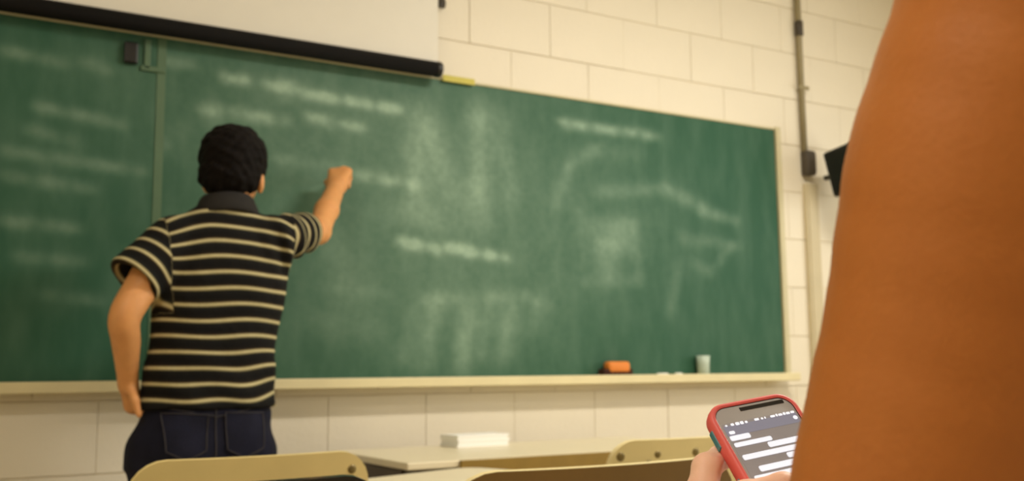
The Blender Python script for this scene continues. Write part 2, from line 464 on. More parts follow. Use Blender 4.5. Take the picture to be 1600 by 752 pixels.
# ================================================================== THE ROOM
WY = RY1
st = dict(kind='structure')
tag(box('floor', (RX1 - RX0 + 0.4, RY1 - RY0 + 0.4, 0.1), ((RX0 + RX1) / 2, (RY0 + RY1) / 2, -0.05), M['floor']), **st)
tag(box('ceiling', (RX1 - RX0 + 0.4, RY1 - RY0 + 0.4, 0.1), ((RX0 + RX1) / 2, (RY0 + RY1) / 2, RH + 0.05), M['ceiling']), **st)
wall_front = tag(box('wall_front', (RX1 - RX0 + 0.4, 0.16, RH), ((RX0 + RX1) / 2, WY + 0.086, RH / 2), M['mortar']), **st)
tag(box('wall_left', (0.16, RY1 - RY0, RH), (RX0 - 0.08, (RY0 + RY1) / 2, RH / 2), M['plaster']), **st)
tag(box('wall_back', (RX1 - RX0 + 0.4, 0.16, RH), ((RX0 + RX1) / 2, RY0 - 0.08, RH / 2), M['plaster']), **st)
# right wall with its window opening
WY0, WY1, WZ0, WZ1 = -0.8, 2.6, 1.0, 2.5
wr = empty('wall_right', (RX1, 0, 0)); tag(wr, **st)
for (y0, y1, z0, z1) in ((RY0, WY0, 0, RH), (WY1, RY1, 0, RH), (WY0, WY1, 0, WZ0), (WY0, WY1, WZ1, RH)):
    box('wall_segment', (0.16, y1 - y0, z1 - z0), (0.08, (y0 + y1) / 2, (z0 + z1) / 2), M['plaster'], wr)
win = empty('window_1', (RX1, (WY0 + WY1) / 2, WZ0)); tag(win, **st)
for k in range(5):
    box('window_frame', (0.06, 0.05, WZ1 - WZ0), (0.03, (k / 4 - 0.5) * (WY1 - WY0 - 0.05), (WZ1 - WZ0) / 2), M['lampbody'], win)
for z in (0.025, (WZ1 - WZ0) * 0.6, WZ1 - WZ0 - 0.025):
    box('window_frame', (0.05, WY1 - WY0, 0.05), (0.03, 0, z), M['lampbody'], win)
for k in range(4):
    box('window_pane', (0.006, (WY1 - WY0) / 4, WZ1 - WZ0), (0.03, ((k + 0.5) / 4 - 0.5) * (WY1 - WY0), (WZ1 - WZ0) / 2), M['pane'], win)
tag(box('baseboard_front', (RX1 - RX0, 0.02, 0.09), ((RX0 + RX1) / 2, WY - 0.013, 0.045), M['darkwood']), **st)

# painted concrete blocks laid over the backing of the front wall, joints recessed
BX0, BX1, BZ0, BZ1 = -1.2, 3.572, 0.995, 2.165                # the chalkboard
CH, BLn = 0.235, 0.39
block_me = {}
def block(x0, x1, z0, z1):
    key = (round(x1 - x0, 4), round(z1 - z0, 4))
    j = 0.0017
    if key not in block_me:
        bm = box_bm((x1 - x0 - 0.8 * j, 0.03, z1 - z0 - 2 * j), (0, 0, 0), 0.0016, 1)
        me = bpy.data.meshes.new('concrete_block'); bm.to_mesh(me); bm.free(); me.materials.append(M['paint']); block_me[key] = me
    o = bpy.data.objects.new('concrete_block', block_me[key]); COL.objects.link(o)
    o.parent = wall_front
    o.location = ((x0 + x1) / 2, WY + 0.015 + random.uniform(-0.0012, 0.0012), (z0 + z1) / 2)
zrow = 0.228 - CH
r = 0
while zrow < RH - 0.01:
    z0, z1 = max(zrow, 0.0), min(zrow + CH, RH)
    x = 2.296 - (BLn / 2 if r % 2 else 0) - BLn * 14
    while x < RX1 - 0.005:
        x0, x1 = max(x, RX0), min(x + BLn, RX1)
        hidden = x0 > BX0 + 0.02 and x1 < BX1 - 0.02 and z0 > BZ0 + 0.02 and z1 < BZ1 - 0.02
        if x1 - x0 > 0.02 and not hidden: block(x0, x1, z0, z1)
        x += BLn
    zrow += CH; r += 1

# ceiling luminaires
for i, (lx, ly) in enumerate(LAMPS):
    lo = empty('ceiling_lamp', (lx, ly, RH), label='long fluorescent ceiling luminaire, ' + ['above the seats on the side away from the window', 'above the side near the window and board', 'at the back of the room away from the window', 'at the back of the room near the window'][i], cat='lamp', group='ceiling luminaires')
    box('lamp_body', (1.3, 0.30, 0.05), (0, 0, -0.03), M['lampbody'], lo, 0.01)
    for s in (-1, 1):
        tube('lamp_tube', [(-0.58, s * 0.07, -0.072), (0.58, s * 0.07, -0.072)], 0.013, M['lampglow'], lo)

# ================================================================== CHALKBOARD
board = empty('chalkboard', (0, WY, BZ0), label='long green chalkboard covered with smeared chalk writing on the block wall', cat='chalkboard')
BYF = 3.546                                                    # its face
SEAM = 0.70
def to_board(px, py):
    p = onY(px, py, BYF); return p[0], p[2]
GX = np.arange(BX0, BX1 + 0.001, 0.008); GZ = np.arange(BZ0, BZ1 + 0.001, 0.0078)
chalk = np.zeros((len(GX), len(GZ)))
GXX, GZZ = np.meshgrid(GX, GZ, indexing='ij')
def splat(x, z, sx, sz, a, ang=0.0):
    rr = 3 * max(sx, sz)
    i0, i1 = np.searchsorted(GX, [x - rr, x + rr]); j0, j1 = np.searchsorted(GZ, [z - rr, z + rr])
    if i1 <= i0 or j1 <= j0: return
    X = GX[i0:i1][:, None] - x; Z = GZ[j0:j1][None, :] - z
    c, s = math.cos(ang), math.sin(ang)
    chalk[i0:i1, j0:j1] += a * np.exp(-0.5 * (((X * c + Z * s) / sx) ** 2 + ((-X * s + Z * c) / sz) ** 2))
def smear(p0, p1, wpx, a, wob=0.0):
    """a wiped streak between two points, width in pixels of the photograph's scale there"""
    (x0, z0), (x1, z1) = to_board(*p0), to_board(*p1)
    n = max(3, int(math.hypot(x1 - x0, z1 - z0) / 0.03)); ww = wpx / 430
    for i in range(n + 1):
        t = i / n
        splat(x0 + (x1 - x0) * t + random.gauss(0, wob), z0 + (z1 - z0) * t + random.gauss(0, wob), ww * 0.42, ww * 0.42, a * random.uniform(0.35, 1.0) * 0.50)
def writing(p0, p1, hpx, a):
    """a line of loose cursive chalk words"""
    (x0, z0), (x1, z1) = to_board(*p0), to_board(*p1)
    L_ = math.hypot(x1 - x0, z1 - z0); h = hpx / 430; s = 0.0; word = 0; run = random.randint(4, 9)
    while s < L_:
        t = s / L_
        cx, cz = x0 + (x1 - x0) * t, z0 + (z1 - z0) * t
        amp = h * random.choice((0.35, 0.4, 0.5, 0.9))
        for k in range(8):
            u = k / 8
            splat(cx + u * h * 0.5, cz + amp * math.sin(2 * math.pi * u) * 0.5, 0.016, 0.014, a * random.uniform(0.0, 0.20))
        s += h * 0.5; word += 1
        if word >= run: s += h * 0.7; word = 0; run = random.randint(3, 8)
# dust wiped over the middle of the board
for (cx, cy, sx, sz, a) in ((640, 260, 0.55, 0.42, 0.12), (930, 350, 0.4, 0.28, 0.06), (420, 160, 0.4, 0.25, 0.05), (700, 480, 0.4, 0.22, 0.09)):
    x, z = to_board(cx, cy); splat(x, z, sx, sz, a)
writing((345, 120), (470, 140), 20, 0.30); writing((470, 145), (625, 172), 16, 0.34); smear((440, 125), (445, 150), 22, 0.22)
writing((310, 170), (450, 190), 18, 0.24); writing((478, 182), (565, 200), 16, 0.24); smear((330, 190), (335, 160), 26, 0.15)
smear((425, 248), (540, 262), 16, 0.20); smear((560, 265), (655, 285), 16, 0.16); writing((555, 275), (660, 292), 14, 0.18)
smear((655, 175), (650, 320), 46, 0.20, 0.01); smear((670, 190), (705, 320), 40, 0.18, 0.01); smear((745, 165), (750, 350), 46, 0.20, 0.01); smear((785, 180), (800, 330), 34, 0.14, 0.01)
smear((600, 330), (720, 355), 40, 0.10); writing((622, 378), (680, 388), 18, 0.42); writing((695, 386), (792, 404), 18, 0.42)
smear((665, 470), (820, 462), 22, 0.18); smear((820, 462), (860, 480), 20, 0.16)
for (x, y0, y1, wp, a) in ((680, 470, 570, 30, 0.22), (735, 480, 575, 34, 0.24), (765, 480, 560, 24, 0.2), (800, 478, 560, 30, 0.22), (845, 460, 520, 22, 0.16), (640, 490, 565, 24, 0.12)):
    smear((x, y0), (x - 12, y1), wp, a, 0.006)
smear((500, 450), (610, 460), 20, 0.10); smear((480, 500), (590, 520), 40, 0.07); smear((530, 380), (545, 470), 50, 0.07)
writing((872, 190), (1030, 215), 15, 0.20); smear((880, 200), (1020, 205), 16, 0.13); smear((900, 240), (1000, 240), 26, 0.08)
smear((868, 320), (890, 260), 22, 0.18); smear((890, 260), (950, 220), 20, 0.14)
smear((935, 300), (1040, 295), 22, 0.20); smear((1040, 295), (1100, 325), 24, 0.26); smear((1095, 330), (1152, 345), 20, 0.28)
smear((920, 350), (990, 350), 26, 0.18); smear((935, 380), (985, 375), 46, 0.20); smear((945, 380), (950, 432), 40, 0.16); smear((990, 350), (1000, 440), 22, 0.14); smear((910, 440), (1000, 440), 20, 0.14); smear((905, 330), (910, 420), 14, 0.12)
smear((1065, 370), (1090, 380), 26, 0.16); smear((1100, 375), (1150, 385), 22, 0.18); smear((1085, 410), (1110, 428), 22, 0.22); smear((1115, 420), (1145, 385), 18, 0.16)
smear((1062, 410), (1048, 490), 22, 0.18); smear((1150, 350), (1158, 385), 18, 0.12)
# the panel left of the seam
for (p0, p1, h, a) in (((0, 78), (45, 82), 16, 0.16), ((62, 92), (110, 95), 14, 0.10), ((130, 98), (180, 108), 18, 0.12), ((55, 166), (190, 190), 15, 0.20), ((0, 235), (220, 262), 14, 0.13), ((5, 275), (150, 290), 14, 0.12), ((40, 200), (110, 215), 12, 0.08), ((0, 345), (120, 352), 14, 0.14), ((20, 400), (130, 405), 14, 0.10), ((60, 460), (160, 466), 14, 0.07)):
    writing(p0, (p1[0], p1[1] + 6), h, a * 0.6); smear(p0, p1, h * 1.2, a * 0.3)
smear((125, 215), (130, 255), 18, 0.10); smear((70, 255), (75, 290), 16, 0.10)
writing((255, 95), (300, 100), 16, 0.12); smear((280, 200), (275, 240), 26, 0.08); smear((255, 215), (258, 235), 16, 0.10)
chalk = np.clip(chalk, 0, 0.62)
def board_panel(x0, x1):
    ii = np.where((GX >= x0 - 1e-6) & (GX <= x1 + 1e-6))[0]
    nx, nz = len(ii), len(GZ); th = BYF - WY
    V = [(GX[i], th, GZ[j] - BZ0) for i in ii for j in range(nz)]
    F = [(a * nz + b, (a + 1) * nz + b, (a + 1) * nz + b + 1, a * nz + b + 1) for a in range(nx - 1) for b in range(nz - 1)]
    n0 = len(V)
    for (x, z) in ((GX[ii[0]], GZ[0]), (GX[ii[-1]], GZ[0]), (GX[ii[-1]], GZ[-1]), (GX[ii[0]], GZ[-1])):
        V.append((x, th, z - BZ0)); V.append((x, -0.001, z - BZ0))
    for k in range(4):
        a, b = n0 + 2 * k, n0 + 2 * ((k + 1) % 4); F.append((a, b, b + 1, a + 1))
    F.append(tuple(n0 + 2 * k + 1 for k in range(4)))
    me = bpy.data.meshes.new('board_panel'); me.from_pydata(V, [], F); me.update()
    c = np.zeros(len(V)); c[:n0] = chalk[ii].ravel(); attr(me, 'chalk', c)
    return link('board_panel', me, M['board'], board)
board_panel(BX0, SEAM); board_panel(SEAM + 0.001, BX1)
box('seam_strip', (0.028, 0.003, BZ1 - BZ0), (SEAM - 0.002, BYF - WY - 0.001, (BZ1 - BZ0) / 2), M['seam'], board)
ft = 0.022
box('frame_rail', (BX1 - BX0 + ft, 0.024, 0.010), ((BX0 + BX1) / 2, -0.0125, BZ1 - BZ0 + 0.005), M['alum'], board, 0.003)
box('frame_rail', (0.03, 0.03, BZ1 - BZ0 + 0.03), (BX1 - 0 + 0.015, -0.0155, (BZ1 - BZ0) / 2), M['alum'], board, 0.003)
box('frame_rail', (0.03, 0.03, BZ1 - BZ0 + 0.03), (BX0 - 0.015, -0.0155, (BZ1 - BZ0) / 2), M['alum'], board, 0.003)
tray = empty('chalk_tray', (0, 0, 0)); tray.parent = board
box('tray_shelf', (BX1 - BX0 + 0.04, 0.088, 0.014), ((BX0 + BX1) / 2, -0.0445, -0.012), M['tray'], tray, 0.003)
box('tray_lip', (BX1 - BX0 + 0.04, 0.014, 0.036), ((BX0 + BX1) / 2, -0.092, -0.018), M['tray'], tray, 0.004)
TZ = BZ0 - 0.005
# board eraser lying on the tray
p = onY(962, 572, 3.51)
er = empty('board_eraser', (p[0], 3.512, TZ), label='orange board eraser with dark felt lying on the chalk tray', cat='eraser')
box('felt_pad', (0.150, 0.046, 0.030), (0, 0, 0.015), M['felt'], er, 0.005)
box('eraser_body', (0.112, 0.050, 0.048), (0.006, -0.002, 0.037), M['eraser'], er, 0.014, 3, smooth=True)
p = onY(1099, 565, 3.51)
lathe('chalk_cup', [(0.022, 0), (0.026, 0.004), (0.028, 0.05), (0.031, 0.085), (0.027, 0.085), (0.024, 0.01)], (0, 0, 0), M['cup'])
cup = bpy.data.objects['chalk_cup']; cup.location = (p[0], 3.512, TZ)
tag(cup, 'pale translucent cup standing on the chalk tray near the board end', 'cup')
for i, (px, lab) in enumerate(((1035, 'white chalk stick on the tray between the orange eraser and the cup'), (1060, 'short white chalk stub on the tray just beside the pale cup'))):
    p = onY(px, 583, 3.51)
    c = tube('chalk_stick', [(-0.03 + 0.01 * i, 0, 0), (0.03 - 0.01 * i, 0.006, 0)], 0.0055, M['chalk']); c.location = (p[0], 3.505, TZ + 0.0055); tag(c, lab, 'chalk', 'chalk sticks on the tray')
# yellow tape at the top edge and a dark clip hung at the seam
a = onY(692, 125, 3.53); b = onY(742, 134, 3.53)
tag(box('yellow_tape', (b[0] - a[0], 0.004, 0.026), ((a[0] + b[0]) / 2, 3.531, BZ1 + 0.006), M['yellow'], None, 0.0012), 'short strip of yellow tape stuck on the top edge of the chalkboard', 'tape')
p = onY(205, 82, 3.53)
hk = empty('board_clip', (p[0], BYF, p[2]), label='small dark clip hanging at the top of the board by the seam', cat='clip')
box('clip_body', (0.045, 0.02, 0.075), (0, -0.011, 0), M['black'], hk, 0.006)
box('clip_arm', (0.02, 0.008, 0.10), (0.055, -0.005, 0.005), M['seam'], hk, 0.002)
box('clip_arm', (0.08, 0.008, 0.018), (0.075, -0.005, -0.045), M['seam'], hk, 0.002)

# ================================================================== PROJECTION SCREEN above the board
SY = 3.49
pr = onY(688, 103, SY); SX1 = pr[0]; SX0 = -1.3; SZ = 2.186
scr = empty('projection_screen', ((SX0 + SX1) / 2, SY, SZ), label='white roll-down projection screen with a black bottom bar above the chalkboard', cat='projection screen')
hwid = (SX1 - SX0) / 2
box('screen_fabric', (2 * hwid - 0.02, 0.002, 0.72), (0, 0, 0.37), M['fabricwhite'], scr)
tube('bottom_bar', [(-hwid, 0, 0), (hwid, 0, 0)], 0.030, M['matteblack'], scr, 16)
for s in (-1, 1): lathe('bar_cap', [(0.030, -0.012), (0.032, -0.006), (0.032, 0.006), (0.030, 0.012)], (s * (hwid - 0.012), 0, 0), M['black'], scr, 16, 'X')
box('screen_case', (2 * hwid + 0.16, 0.10, 0.11), (0, 0.0, 0.78), M['lampbody'], scr, 0.01)
for s in (-1, 1): box('mounting_bracket', (0.03, 0.05, 0.16), (s * (hwid + 0.03), 0.045, 0.79), M['darkgrey'], scr, 0.004)
p = onY(691, 2, 3.55)
wb = empty('wall_hook', (p[0], WY, p[2]), label='small dark hook on the wall beside the projection screen', cat='hook')
box('hook_plate', (0.022, 0.008, 0.09), (0, -0.004, 0.02), M['darkgrey'], wb, 0.002)
tube('hook_arm', smooth_path([(0, -0.006, 0.03), (0, -0.028, 0.0), (0, -0.034, -0.018), (0, -0.024, -0.03)], 5), 0.006, M['darkgrey'], wb)

# ================================================================== CONDUIT, BOX, RACEWAY, LOUDSPEAKER on the right
CX = onY(1252, 120, WY - 0.02)[0]
cd = empty('conduit_pipe', (CX, WY, 2.1), label='olive grey conduit pipe running down the wall right of the board', cat='conduit')
tube('pipe', [(0, -0.017, -0.02), (0, -0.017, RH - 2.1)], 0.0155, M['conduit'], cd, 14)
z = onY(1251, 48, WY)[2] - 2.1
lathe('coupling', [(0.0155, -0.04), (0.021, -0.036), (0.021, 0.036), (0.0155, 0.04)], (0, -0.019, z), M['darkgrey'], cd, 14)
for zz in (0.30, 0.86): box('pipe_strap', (0.07, 0.006, 0.02), (0, -0.034, zz), M['conduit'], cd, 0.002)
zb = onY(1265, 258, WY)[2]
jb = empty('junction_box', (CX + 0.015, WY, zb), label='small dark grey electrical box at the lower end of the conduit', cat='electrical box')
box('box_body', (0.058, 0.05, 0.125), (0, -0.0255, 0), M['darkgrey'], jb, 0.01, 3, smooth=True)
box('cover_plate', (0.05, 0.004, 0.10), (0, -0.0515, 0), M['darkgrey'], jb, 0.0015)
rc = empty('cable_raceway', (CX + 0.035, WY, 0), label='beige vertical cable raceway on the wall below the dark electrical box', cat='raceway')
box('raceway_channel', (0.085, 0.022, zb - 0.20), (0, -0.0115, (zb - 0.20) / 2 + 0.1), M['race'], rc, 0.003)
box('raceway_cover', (0.06, 0.005, zb - 0.20), (0, -0.0245, (zb - 0.20) / 2 + 0.1), M['race'], rc, 0.002)
p = at(1340, 266, 4.92)
sp = empty('loudspeaker', tuple(p), label='black box loudspeaker bracketed on the wall, partly hidden by the bare arm', cat='loudspeaker')
sp.rotation_euler = (math.radians(-10), math.radians(-5), math.radians(6))
box('cabinet', (0.25, 0.17, 0.225), (0, 0, 0), M['black'], sp, 0.014, 3)
box('grille', (0.22, 0.008, 0.195), (0, -0.088, 0), M['black'], sp, 0.003)
lathe('driver_cone', [(0.07, -0.0945), (0.066, -0.0965), (0.03, -0.0925), (0.012, -0.095)], (0, 0, -0.02), M['darkgrey'], sp, 24, 'Y')
sp_b = tube('bracket_arm', [(0.02, 0.08, 0), (0.02, 0.20, 0.03)], 0.013, M['darkgrey'], sp)

# ================================================================== CHAIRS AND DESKS
def chair(name, loc, rz, face, edge, label, holes, frame=None, group='classroom chairs', cat='chair', wd=0.457, cr=0.065):
    """z = 0 on the floor; origin under the backrest's top edge; the chair faces +y"""
    frame = frame or M['steel']
    t = empty(name, loc, rz, label=label, cat=cat, group=group)
    tilt = Matrix.Translation((0, 0, 0.86)) @ Matrix.Rotation(math.radians(7), 4, 'X') @ Matrix.Translation((0, 0, -0.30))
    bk = plate('backrest', wd, 0.30, 0.012, cr, 0.28, face, edge, t, tilt)
    for (x, dz, r) in holes:
        q = tilt @ Vector((x, 0.28 * x * x - 0.006, 0.30 - dz))
        n = Vector((-0.56 * -x, -1, 0)).normalized()
        rv = lathe('rivet', [(r, 0.0015), (r, -0.001), (r * 0.6, -0.0025)], (0, 0, 0), M['rivet'], bk, 12, 'Y'); rv.location = q
        rv.rotation_euler = (math.radians(7), 0, math.atan2(0.56 * x, 1))
    sx = Matrix.Translation((0, 0.44, 0.455)) @ Matrix.Rotation(math.radians(92), 4, 'X')
    plate('seat', 0.43, 0.40, 0.014, 0.07, 0.25, face, edge, t, sx, nz=14)
    for s in (-1, 1):
        tube('back_upright', smooth_path([(s * 0.16, 0.012, 0.80), (s * 0.17, -0.012, 0.60), (s * 0.18, 0.03, 0.44), (s * 0.18, 0.16, 0.425)], 5), 0.0105, frame, t)
        tube('leg', [(s * 0.18, 0.06, 0.43), (s * 0.20, -0.02, 0.012)], 0.0105, frame, t)
        tube('leg', [(s * 0.18, 0.38, 0.43), (s * 0.20, 0.43, 0.012)], 0.0105, frame, t)
        tube('seat_rail', [(s * 0.18, 0.06, 0.432), (s * 0.18, 0.38, 0.432)], 0.010, frame, t)
    for y in (0.06, 0.38): tube('crossbar', [(-0.18, y, 0.428), (0.18, y, 0.428)], 0.009, frame, t)
    return t
chair('plywood_chair', (0.572, 1.905, 0), 0.03, M['ply'], M['ply'], 'tan plywood chair in front of the teacher, its back hiding his legs', [(-0.05, 0.055, 0.006), (0.10, 0.05, 0.006), (0.19, 0.035, 0.009)])
chair('plywood_chair', (0.985, 1.37, 0), 0.0, M['plydark'], M['plyedge'], 'brown backed plywood chair with a pale top edge, nearest below the phone', [], wd=0.57, cr=0.08)
chair('plywood_chair', (1.540, 1.815, 0), 0.0, M['plylight'], M['plyedge'], 'light tan riveted plywood chair between the teacher desk and the phone', [(-0.200, 0.034, 0.010), (-0.105, 0.032, 0.008), (0.0, 0.031, 0.009), (0.10, 0.032, 0.008), (0.20, 0.034, 0.010), (-0.128, 0.052, 0.009)])
chair('black_chair', (0.405, 1.455, 0), 0.0, M['blackgloss'], M['blackgloss'], 'glossy black chair back standing just before the tan plywood chair', [], frame=M['black'])

# student desk, turned a little
sd = empty('student_desk', (1.42, 2.665, 0), math.radians(19), label='small student desk with a rounded cream top beside the tan chair', cat='desk')
plate('desk_top', 0.58, 0.40, 0.02, 0.055, 0.0, M['creamtop'], M['creamtop'], sd, Matrix.Translation((-0.29, 0, 0.73)) @ Matrix.Rotation(math.radians(90), 4, 'X') , nz=14)
box('book_shelf', (0.46, 0.28, 0.012), (-0.29, -0.2, 0.60), M['steel'], sd, 0.003)
for x in (-0.52, -0.06):
    for y in (-0.36, -0.05): tube('leg', [(x, y, 0.72), (x, y, 0.012)], 0.012, M['steel'], sd)
    tube('side_bar', [(x, -0.36, 0.61), (x, -0.05, 0.61)], 0.010, M['steel'], sd)

# teacher's desk by the wall
TD0, TD1 = 1.275, 2.50
td = empty('teacher_desk', ((TD0 + TD1) / 2, 2.78, 0), label='wide teacher desk with cream top and olive front panel near the wall', cat='desk')
dw = TD1 - TD0
box('desk_top', (dw, 0.60, 0.022), (0, 0.30, 0.739), M['creamtop'], td, 0.004)
box('modesty_panel', (dw - 0.20, 0.018, 0.34), (0.09, 0.028, 0.556), M['olive'], td, 0.002)
box('front_edge', (dw - 0.17, 0.012, 0.06), (0.085, -0.0065, 0.7195), M['olive'], td, 0.002)
ped = box('drawer_pedestal', (0.30, 0.52, 0.40), (-dw / 2 + 0.155, 0.31, 0.526), M['darkwood'], td, 0.003)
for k in range(3):
    dr = box('drawer', (0.28, 0.012, 0.115), (-dw / 2 + 0.155, 0.576, 0.40 + 0.127 * k), M['darkwood'], ped, 0.003)
for x in (-dw / 2 + 0.03, dw / 2 - 0.03):
    for y in (0.05, 0.55): box('leg', (0.035, 0.035, 0.726), (x, y, 0.363), M['steel'], td, 0.003)
pa = onY(738, 690, 3.32)
pp = empty('paper_stack', (pa[0], 3.30, 0.7505), math.radians(4), label='stack of white paper lying at the back of the teacher desk', cat='paper')
for k in range(5):
    s = box('paper_ream', (0.215 - 0.004 * (k % 2), 0.12, 0.008), (0.003 * (k % 3 - 1), 0.002 * (k % 2), 0.004 + 0.0082 * k), M['paper'], pp)

# ================================================================== PHONE
PR = np.array([[0.9347, 0.3204, -0.1541], [-0.1134, 0.6795, 0.7248], [0.337, -0.66, 0.6715]])   # columns: along the width, down the length, into the phone
PT = np.array([0.14643, 0.12565, 0.75578])
def ph(a, b, c=0.0):
    """millimetres on the phone's face (across, down, depth behind the glass) -> world"""
    return cw(PT + PR @ (np.array([a, b, c]) / 1000.0))
PW, PL = 67.0, 137.0
ux = (ph(1, 0) - ph(0, 0)) * 1000; vx = (ph(0, 1) - ph(0, 0)) * 1000; nx_ = (ph(0, 0, 1) - ph(0, 0, 0)) * 1000
o0 = ph(PW / 2, PL / 2)
phone = bpy.data.objects.new('smartphone', None); COL.objects.link(phone); phone.empty_display_size = 0.03
phone.matrix_world = Matrix([[ux[i], -vx[i], -nx_[i], o0[i]] for i in range(3)] + [[0, 0, 0, 1]])
tag(phone, 'smartphone in a coral red case showing a chat, held in a hand', 'smartphone')
# phone local: x across, y up the length, z out of the glass (metres)
def rr_pts(wd, ht, rad, n=8):
    P = []
    for cx, cy, a0 in ((wd / 2 - rad, ht / 2 - rad, 0), (-wd / 2 + rad, ht / 2 - rad, 90), (-wd / 2 + rad, -ht / 2 + rad, 180), (wd / 2 - rad, -ht / 2 + rad, 270)):
        for k in range(n + 1):
            a = math.radians(a0 + 90 * k / n); P.append((cx + rad * math.cos(a), cy + rad * math.sin(a)))
    return P
def slab(name, wd, ht, rad, z0, z1, m, parent, c=(0, 0), n=8, soft=0.0):
    bm = bmesh.new(); lay = [(0, z0), (0, z1)] if not soft else [(soft, z0), (soft * 0.3, z0 + soft * 0.3), (0, z0 + soft), (0, z1 - soft), (soft * 0.3, z1 - soft * 0.3), (soft, z1)]
    rings = [[bm.verts.new((x + c[0], y + c[1], z)) for x, y in rr_pts(wd - 2 * i, ht - 2 * i, max(rad - i, 1e-4), n)] for i, z in lay]
    for a, b in zip(rings, rings[1:]):
        for k in range(len(a)): bm.faces.new((a[k], a[(k + 1) % len(a)], b[(k + 1) % len(a)], b[k]))
    bm.faces.new(rings[0][::-1]); bm.faces.new(rings[-1])
    return from_bm(name, bm, m, parent, bool(soft))
W_, L_ = PW / 1000, PL / 1000
slab('phone_body', W_, L_, 0.011, -0.009, 0.0, M['glassgrey'], phone, soft=0.0008)
# case: a ring that wraps the edge, plus its back
def ring_case():
    bm = bmesh.new()
    prof = [(0.0, 0.0004), (0.0012, 0.0012), (0.0030, 0.0008), (0.0044, -0.0012), (0.0048, -0.005), (0.0044, -0.009), (0.0030, -0.0112), (0.0, -0.0118), (-0.006, -0.0120)]
    rings = [[bm.verts.new((x, y, z)) for x, y in rr_pts(W_ + 2 * o, L_ + 2 * o, 0.011 + o, 8)] for o, z in prof]
    for a, b in zip(rings, rings[1:]):
        for k in range(len(a)): bm.faces.new((a[k], a[(k + 1) % len(a)], b[(k + 1) % len(a)], b[k]))
    bm.faces.new(rings[-1])
    return from_bm('phone_case', bm, M['redcase'], phone, True)
case = ring_case()
def py(b): return L_ / 2 - b / 1000
def px_(a): return a / 1000 - W_ / 2
for (b0, b1) in ((14, 30), (56, 74)):
    box('case_inlay', (0.0026, (b1 - b0) / 1000, 0.0058), (-W_ / 2 - 0.0043, py((b0 + b1) / 2), -0.0068), M['teal'], case, 0.001)
box('earpiece', (0.038, 0.0030, 0.0004), (px_(42), py(4.0), 0.0002), M['slot'], phone)
screen = slab('screen', W_ - 0.004, 0.108, 0.0005, 0.0001, 0.0003, M['screen'], phone, (0, py(68)), 1)
slab('chat_header', W_ - 0.004, 0.0085, 0.0003, 0.0003, 0.0005, M['header'], screen, (0, py(20.3)), 1)
def bub(a0, a1, b0, b1, m='bubble', nm='chat_bubble', rad=0.0012):
    return slab(nm, (a1 - a0) / 1000, (b1 - b0) / 1000, min(rad, (b1 - b0) / 2100, (a1 - a0) / 2100), 0.0004, 0.0007, M[m], screen, (px_((a0 + a1) / 2), py((b0 + b1) / 2)), 4)
for q in ((2.6, 19.2, 24.8, 29.0), (3.0, 34.3, 31.0, 34.6), (28.6, 64.0, 35.6, 40.0), (4.0, 53.0, 41.8, 46.0), (38.2, 64.0, 47.0, 51.2), (11.5, 64.0, 52.8, 57.4), (4.0, 44.0, 59.6, 64.0), (4.0, 52.0, 66.5, 75.0), (20.0, 64.0, 78.0, 86.0), (4.0, 40.0, 89.0, 97.0)): bub(*q)
for q in ((4.2, 5.8, 15, 16.4), (9, 11.5, 14.6, 16.6), (13, 16, 14.4, 16.8), (17, 19.6, 14.4, 16.8), (21, 23, 14.8, 16.6), (29.4, 33, 14.4, 16.2), (35, 36.6, 14.6, 16.2), (38, 39, 14.4, 16.2), (43.2, 47, 14.5, 16.2), (48, 49.4, 14, 16.2), (50.2, 53.4, 14.4, 16.2), (54.4, 56.2, 14, 16.2), (57, 60, 14.3, 16.2), (61, 64, 14.2, 16)): bub(*q, m='icon', nm='status_icon', rad=0.0005)
bub(60.5, 64.0, 18.4, 21.8, 'icon', 'header_icon', 0.0017); bub(4.2, 8.8, 20.8, 23.4, 'icon', 'header_icon', 0.001)

